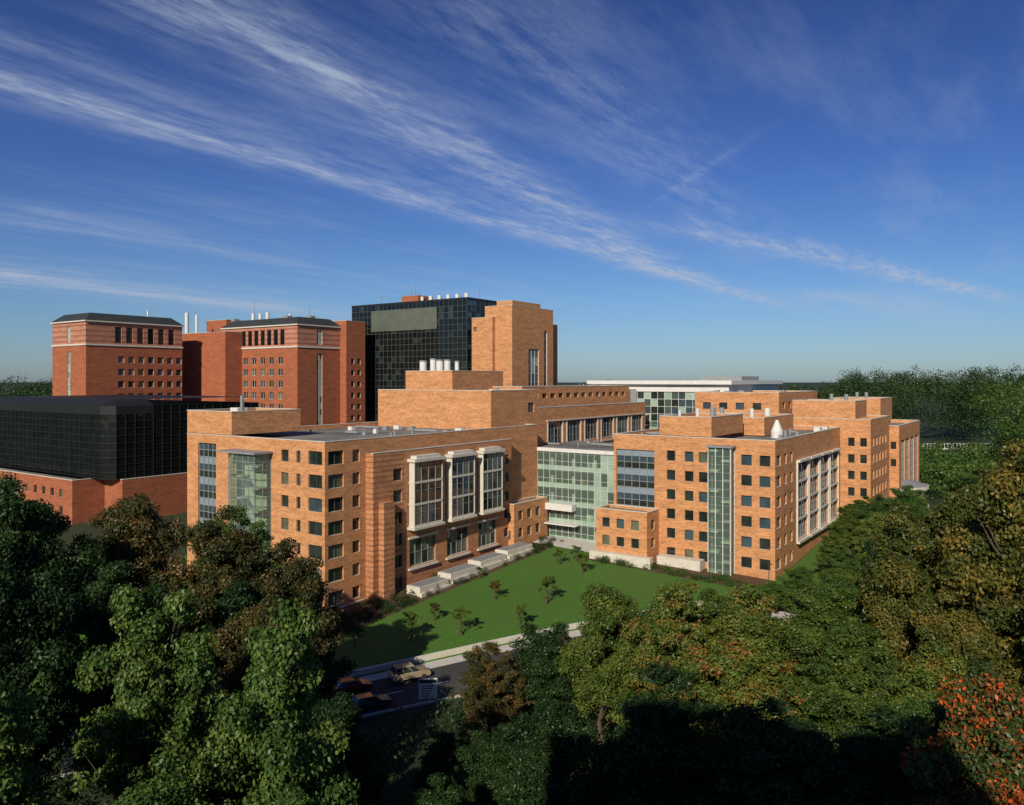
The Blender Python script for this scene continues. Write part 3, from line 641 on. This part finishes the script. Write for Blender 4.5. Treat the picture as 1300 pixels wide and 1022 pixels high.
def shrub_mass(name,pts,r0,r1,n,size,mat):
    C=[];Rr=[]
    for (x,y) in pts:
        r=random.uniform(r0,r1); C.append((x,y,gz(x,y)+r*.5)); Rr.append(r)
    LV,LT=leaves(C,Rr,n,size,rng); me=mesh_from(name,LV,LT,[],[],mat); ob=bpy.data.objects.new(name,me); scene.collection.objects.link(ob)
pts=[W(random.uniform(-4,54),random.uniform(-7.8,-2.2)) for _ in range(190)]
shrub_mass('shrub_border',pts,.35,.85,30000,.18,'leaf_dark')
pts=[W(random.uniform(46,49),random.uniform(-46,-19)) for _ in range(80)]
shrub_mass('shrub_border',pts,.4,.9,14000,.18,'leaf_green')
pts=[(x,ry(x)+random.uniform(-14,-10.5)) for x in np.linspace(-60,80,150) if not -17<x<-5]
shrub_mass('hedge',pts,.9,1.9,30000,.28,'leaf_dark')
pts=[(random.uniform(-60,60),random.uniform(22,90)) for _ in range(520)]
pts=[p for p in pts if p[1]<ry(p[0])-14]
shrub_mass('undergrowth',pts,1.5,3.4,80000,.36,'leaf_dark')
def forest(name,trees,n,size,mat,seed):
    r=np.random.default_rng(seed); C=[];Rr=[];ct=[]
    for (x,y,zt,w) in trees:
        g=gz(x,y); tt=r.random()
        for k in range(16):
            d=r.normal(size=3); d/=np.linalg.norm(d); d[2]=abs(d[2])-.25
            C.append((x+d[0]*w*.36,y+d[1]*w*.36,g+(zt-g)*.62+d[2]*(zt-g)*.32)); Rr.append(w*r.uniform(.10,.22)); ct.append(np.clip(tt*.75+r.random()*.25,0,1))
        C.append((x,y,g+(zt-g)*.3)); Rr.append(w*.4); ct.append(0)
    LV,LT=leaves(C,Rr,n,size,r,ct=np.array(ct)); me=mesh_from(name,LV,LT,[],[],mat); ob=bpy.data.objects.new(name,me); scene.collection.objects.link(ob)
tr=[]
for i in range(150):
    y=random.uniform(374,470); u=random.uniform(.385,.80); x=u*y
    tr.append((x,y,38+random.choice([-7,-3,0,2,4,7])+random.uniform(-2,2)-(8 if u<.42 else 0),random.uniform(13,22)))
forest('distant_treeline',tr,120000,.85,'leaf_far',5)
tr=[(u*y,y,random.uniform(26,41),random.uniform(12,18)) for u,y in zip(np.random.default_rng(1).uniform(.60,.85,34),np.random.default_rng(2).uniform(230,330,34))]
tr+=[(u*y,y,random.uniform(9,14),random.uniform(7,11)) for u,y in zip(np.random.default_rng(5).uniform(.47,.64,40),np.random.default_rng(6).uniform(200,300,40))]
forest('distant_treeline',tr,80000,.7,'leaf_green',6)
tr=[(random.uniform(-.95,-.5)*y,y,31+random.choice([-4,0,4,8])+(y-300)*.01,random.uniform(14,22)) for y in np.random.default_rng(4).uniform(300,600,130)]
forest('distant_treeline',tr,55000,1.0,'leaf_far',7)
tr=[(random.uniform(-1.0,1.0)*y,y,24+random.uniform(-6,6),random.uniform(22,34)) for y in np.random.default_rng(8).uniform(750,1300,380)]
forest('distant_forest',tr,70000,2.6,'leaf_haze',8)
tr=[(34+random.uniform(-6,6),300,37+random.uniform(-2,1),9) for _ in range(4)]+[(108,300,36.5,7)]
forest('distant_treeline',tr,9000,.6,'leaf_far',9)

# ------------------------------------------------------------ vehicles etc
def carmat(name,col):
    m,nt,n,l,b=nmat(name); b.inputs['Base Color'].default_value=(*col,1); b.inputs['Roughness'].default_value=.3; b.inputs['Coat Weight'].default_value=.5; return name
for nme,c in (('paint_car_white',(.7,.7,.68)),('paint_car_silver',(.35,.36,.38)),('paint_car_red',(.18,.02,.015)),('paint_car_dark',(.03,.035,.045)),('paint_car_tan',(.3,.24,.16))): carmat(nme,c)
def vehicle(name,x,y,ang,paint,kind='car'):
    L,Wd,zb,zs,zr={'car':(4.6,1.8,.3,.95,1.45),'suv':(4.8,1.9,.35,1.1,1.8),'bus':(11,2.5,.4,1.3,3.1)}[kind]
    em=bpy.data.objects.new(name,None); scene.collection.objects.link(em)
    em.location=(x,y,gz(x,y)+.09); em.rotation_euler=(0,0,ang)
    h=L/2;w=Wd/2
    if kind=='bus': lo=[(-h,zb),(h,zb),(h,zs),(-h,zs)]; c0,c1,r0,r1=-h+.02,h-.02,-h+.1,h-.25
    else: lo=[(-h,zb+.1),(-h+.15,zb),(h-.15,zb),(h,zb+.15),(h-.05,zs-.2),(h-1.2,zs),(-h+.5,zs),(-h+.03,zs-.08)]; c0,c1,r0,r1=-h+.35,h-1.25,-h+.9,h-2.1
    if kind=='suv': r0=-h+.5
    V=[(a,-w,z) for a,z in lo]+[(a,w,z) for a,z in lo]; n=len(lo)
    F=[tuple(range(n))[::-1],tuple(range(n,2*n))]+[(i,(i+1)%n,n+(i+1)%n,n+i) for i in range(n)]
    def part(nm,V,F,mat,bev=0):
        me=bpy.data.meshes.new(nm); me.from_pydata([tuple(v) for v in V],[],F); me.materials.append(MATS[mat]); me.update(); ob=bpy.data.objects.new(nm,me); scene.collection.objects.link(ob); ob.parent=em
        if bev: mo=ob.modifiers.new('b','BEVEL'); mo.width=bev; mo.segments=2
    part('body',V,F,paint,.06)
    wi=w-.08; wr=w-.25 if kind!='bus' else w-.06
    B=[(c0,-wi,zs),(c1,-wi,zs),(c1,wi,zs),(c0,wi,zs)]; T_=[(r0,-wr,zr-.08),(r1,-wr,zr-.08),(r1,wr,zr-.08),(r0,wr,zr-.08)]
    part('windows',B+T_,[(0,1,5,4),(1,2,6,5),(2,3,7,6),(3,0,4,7)],'glass_dark')
    part('roof',[(a-.03 if a<0 else a+.03,b2*1.02,zr-.08) for a,b2,_ in T_]+[(a,b2*.95,zr) for a,b2,_ in T_],[(0,1,2,3),(4,5,6,7),(0,1,5,4),(1,2,6,5),(2,3,7,6),(3,0,4,7)],paint)
    V=[];F=[]
    nps=3 if kind!='bus' else 7
    for sgn in (-1,1):
        for i in range(nps+1):
            f=i/nps; a=np.array((c0+(c1-c0)*f,sgn*(wi+.012),zs)); c=np.array((r0+(r1-r0)*f,sgn*(wr+.012),zr-.08)); k=len(V); hw=.05 if kind!='bus' else .12
            V+=[tuple(a+[-hw,0,0]),tuple(a+[hw,0,0]),tuple(c+[hw,0,0]),tuple(c+[-hw,0,0])]; F.append((k,k+1,k+2,k+3))
    part('pillars',V,F,paint)
    V=[];F=[]; R_=.34 if kind!='bus' else .5
    for ax in (-h+.9,h-.95):
        for sgn in (-1,1):
            k=len(V); m=14
            for yy in (w-.2,w+.015):
                for i in range(m): V.append((ax+R_*math.cos(6.2832*i/m),sgn*yy,R_+R_*math.sin(6.2832*i/m)))
            F+=[(k+i,k+(i+1)%m,k+m+(i+1)%m,k+m+i) for i in range(m)]; F.append(tuple(range(k+m,k+2*m)))
    part('wheels',V,F,'tyre')
for x,off,p,kd in ((-18.4,-1.6,'paint_car_red','car'),(-12.2,-1.6,'paint_car_tan','suv'),(-15.5,-7.6,'paint_car_dark','car'),(-27,-1.6,'paint_car_white','suv')):
    y=ry(x)+off; vehicle('parked_car',x,y,math.atan2(ry(x+1)-ry(x-1),2),p,kd)
for x,y,a in ((168,334,.1),(181,335,.1),(194,336,.12),(207,337,.1),(220,338,.1)): vehicle('bus',x,y,a,'paint_car_white','bus')
for i in range(14): vehicle('parked_car',166+i*5,346-(i%2)*.5,1.5,random.choice(['paint_car_white','paint_car_silver','paint_car_dark','paint_car_red']),'car')
def sign(x,y,ang):
    em=bpy.data.objects.new('information_sign',None); scene.collection.objects.link(em); em.location=(x,y,gz(x,y)); em.rotation_euler=(0,0,ang)
    def bx(nm,x0,x1,y0,y1,z0,z1,mat):
        V=[(a,b_,c) for c in (z0,z1) for a,b_ in ((x0,y0),(x1,y0),(x1,y1),(x0,y1))]
        me=bpy.data.meshes.new(nm); me.from_pydata(V,[],[(0,3,2,1),(4,5,6,7),(0,1,5,4),(1,2,6,5),(2,3,7,6),(3,0,4,7)]); me.materials.append(MATS[mat]); ob=bpy.data.objects.new(nm,me); scene.collection.objects.link(ob); ob.parent=em
    bx('post_1',-.9,-.78,-.05,.05,0,2.6,'grey_metal'); bx('post_2',.78,.9,-.05,.05,0,2.6,'grey_metal'); bx('panel',-1.0,1.0,-.12,-.055,.7,2.9,'paint_white')
    bx('header',-.95,.95,-.14,-.121,2.4,2.8,'glass_blue')
    for k in range(5): bx('text_line_%d'%k,-.8,.2+.12*k,-.14,-.121,.95+k*.27,1.05+k*.27,'dark_metal')
sign(-9.3,ry(-9.3)-9.9,.1)
def lamp(x,y,h=5):
    em=bpy.data.objects.new('street_lamp',None); scene.collection.objects.link(em); em.location=(x,y,gz(x,y))
    V,F=tube((0,0,0),(0,0,h),.07,.04,8); V2,F2=tube((0,0,h-.05),(0,-1.0,h+.2),.04,.03,6)
    for nm,v,f in (('pole',V,F),('arm',V2,F2)):
        me=bpy.data.meshes.new(nm); me.from_pydata([tuple(q) for q in v],[],f); me.materials.append(MATS['mullion_bronze']); ob=bpy.data.objects.new(nm,me); scene.collection.objects.link(ob); ob.parent=em
    V=[(a,b_,c) for c,k in ((h+.12,1),(h+.26,.6)) for a,b_ in ((-.12*k,-1.5),(.12*k,-1.5),(.12*k,-.9),(-.12*k,-.9))]
    me=bpy.data.meshes.new('head'); me.from_pydata(V,[],[(0,3,2,1),(4,5,6,7),(0,1,5,4),(1,2,6,5),(2,3,7,6),(3,0,4,7)]); me.materials.append(MATS['mullion_bronze']); ob=bpy.data.objects.new('head',me); scene.collection.objects.link(ob); ob.parent=em
for x in (-24,40): lamp(x,ry(x)+2.2)
# tall apartment building the photographer stands on (its shadow falls on the near trees)
b=Bld('brick_apartment_building',0,0)
def abox(x0,x1,y0,y1,z0,zt,wr):
    P=[(x0,y0),(x1,y0),(x1,y1),(x0,y1)]
    for i in range(4):
        a,c=P[i],P[(i+1)%4]; L=math.dist(a,c); b.wall(a,c,z0,zt,grid([2.5+3.5*k for k in range(int(L/3.5))],wr,1.5,1.7,1,1))
    b.q('roof','roof_gravel',[(*p,zt) for p in P])
abox(-20,7,-26,-2.2,-3,32.2,[29-3.4*j for j in range(9)])
abox(-17.5,5.5,-25,-6,32.25,46,[43.5,40.1,36.7])  # unseen upper tiers, added to lengthen the shadow over the near trees
abox(-14,-4,-20,-9,46.05,50,[48.2])
b.done()

# ------------------------------------------------------------ sun, sky, camera
elev=math.radians(30); hx,hy=-.33,-.944
hl=math.hypot(hx,hy); hx/=hl; hy/=hl
sd=Vector((hx*math.cos(elev),hy*math.cos(elev),math.sin(elev))).normalized()
sun=bpy.data.lights.new('sun','SUN'); sun.energy=4.9; sun.angle=math.radians(.5); sun.color=(1,.89,.71)
so=bpy.data.objects.new('sun',sun); scene.collection.objects.link(so); so.rotation_euler=sd.to_track_quat('Z','Y').to_euler(); so.location=(0,-50,100)
w=bpy.data.worlds.new("World"); scene.world=w; w.use_nodes=True; nt=w.node_tree; n=nt.nodes; l=nt.links
bg=n['Background']; bg.inputs[1].default_value=.082
sk=n.new('ShaderNodeTexSky'); sk.sky_type='NISHITA'; sk.sun_disc=False; sk.sun_elevation=elev; sk.sun_rotation=math.atan2(hx,hy)
sk.air_density=1.0; sk.dust_density=.5; sk.ozone_density=3; sk.altitude=100
def mth(op,a,b_=None,c=None):
    m=n.new('ShaderNodeMath'); m.operation=op
    for i,v in enumerate((a,b_,c)):
        if v is None: continue
        if isinstance(v,(int,float)): m.inputs[i].default_value=v
        else: l.new(v,m.inputs[i])
    return m.outputs[0]
tc=n.new('ShaderNodeTexCoord'); sx=n.new('ShaderNodeSeparateXYZ'); l.new(tc.outputs['Generated'],sx.inputs[0])
zc=mth('MAXIMUM',sx.outputs['Z'],.012); X=mth('DIVIDE',sx.outputs['X'],zc); Y=mth('DIVIDE',sx.outputs['Y'],zc)
def noise(vx,vy,scale,det=5,rough=.6,z=0):
    c=n.new('ShaderNodeCombineXYZ')
    for i,v in enumerate((vx,vy)): l.new(v,c.inputs[i])
    c.inputs[2].default_value=z
    t=n.new('ShaderNodeTexNoise'); t.inputs['Scale'].default_value=scale; t.inputs['Detail'].default_value=det; t.inputs['Roughness'].default_value=rough; l.new(c.outputs[0],t.inputs['Vector']); return t.outputs['Fac']
wob=mth('SUBTRACT',noise(X,Y,.8,2,.5),.5)
wob2=mth('SUBTRACT',noise(X,Y,3.5,4,.65,4),.5)
def sstep(v,a,b_):
    m=n.new('ShaderNodeMapRange'); m.interpolation_type='SMOOTHSTEP'; l.new(v,m.inputs[0]); m.inputs[1].default_value=a; m.inputs[2].default_value=b_; return m.outputs[0]
base=mth('SUBTRACT',X,mth('MULTIPLY',Y,.58))
texA=sstep(noise(mth('MULTIPLY',base,4.2),mth('MULTIPLY',Y,1.3),1.9,8,.74,1),.34,.72)
texB=sstep(noise(mth('MULTIPLY',base,1.6),mth('MULTIPLY',Y,.55),1.5,6,.68,7),.34,.72)
tot=None
def streak(m_,c,wd,y0,y1,amp,wb=.5,tex=None,fl=0):
    global tot
    q=mth('SUBTRACT',mth('SUBTRACT',X,mth('MULTIPLY',Y,m_)),c)
    q=mth('ADD',q,mth('MULTIPLY',wob,wb)); q=mth('ADD',q,mth('MULTIPLY',wob2,wd*1.2))
    g=mth('EXPONENT',mth('MULTIPLY',mth('POWER',mth('ABSOLUTE',mth('DIVIDE',q,wd)),1.6),-1))
    e=mth('MULTIPLY',sstep(Y,y0,y0*1.18+.2),mth('SUBTRACT',1,sstep(Y,y1*.75,y1)))
    tx=mth('ADD',mth('MULTIPLY',tex or texA,1-fl),fl)
    r=mth('MULTIPLY',mth('MULTIPLY',g,tx),mth('MULTIPLY',e,amp))
    tot=r if tot is None else mth('ADD',tot,r)
streak(.67,-3.45,.17,1.6,12.5,1.45,.35,fl=.2)
streak(.45,-1.80,.20,1.2,9.5,1.3,.45,fl=.12)
streak(.50,-1.15,.24,1.2,6.0,.45,.5)
streak(.60,-2.85,.16,1.2,8.0,.35,.5)
streak(1.12,-4.7,.26,4.6,11.0,1.3,.4,fl=.2)
streak(.95,-3.3,.22,5.0,11,.9,.4)
streak(.47,-8.4,.9,4,19,1.5,.8,texB,.25)
streak(.62,-6.0,.5,3,12,.5,.8,texB)
streak(.86,-4.0,1.1,8.0,26,1.0,1,texB,.25)
streak(.57,-1.66,.05,4.3,5.9,1.1,.05,fl=.4)
streak(-.16,1.5,.035,2.9,5.0,.35,.10,fl=.2)
wisp=mth('MULTIPLY',sstep(noise(mth('SUBTRACT',X,mth('MULTIPLY',Y,.6)),mth('MULTIPLY',Y,.35),1.5,6,.65,12),.46,.80),.36)
tot=mth('ADD',tot,wisp)
fade=sstep(sx.outputs['Z'],.03,.11)
fac=mth('MINIMUM',mth('MULTIPLY',mth('MULTIPLY',tot,fade),.60),.8)
gr=n.new('ShaderNodeValToRGB'); l.new(sx.outputs['Z'],gr.inputs[0]); e=gr.color_ramp.elements
e[0].position=0; e[0].color=(.58,.74,1.0,1); e[1].position=.46; e[1].color=(.24,.36,.72,1)
k=e.new(.10); k.color=(.50,.70,1.0,1); k=e.new(.26); k.color=(.34,.51,.93,1)
tint=n.new('ShaderNodeMixRGB'); tint.blend_type='MULTIPLY'; tint.inputs[0].default_value=1; l.new(gr.outputs[0],tint.inputs[2]); l.new(sk.outputs[0],tint.inputs[1])
mx=n.new('ShaderNodeMixRGB'); l.new(fac,mx.inputs[0]); l.new(tint.outputs[0],mx.inputs[1]); mx.inputs[2].default_value=(5.0,5.8,7.5,1)
l.new(mx.outputs[0],bg.inputs[0])

cam=bpy.data.cameras.new('camera'); co=bpy.data.objects.new('camera',cam); scene.collection.objects.link(co); scene.camera=co
co.location=(0,0,34); co.rotation_euler=(math.radians(90),0,0); cam.sensor_width=36; cam.lens=27.7; cam.shift_y=-.0215; cam.clip_end=15000; cam.clip_start=.5
scene.view_settings.view_transform='Standard'; scene.view_settings.look='None'; scene.view_settings.exposure=0
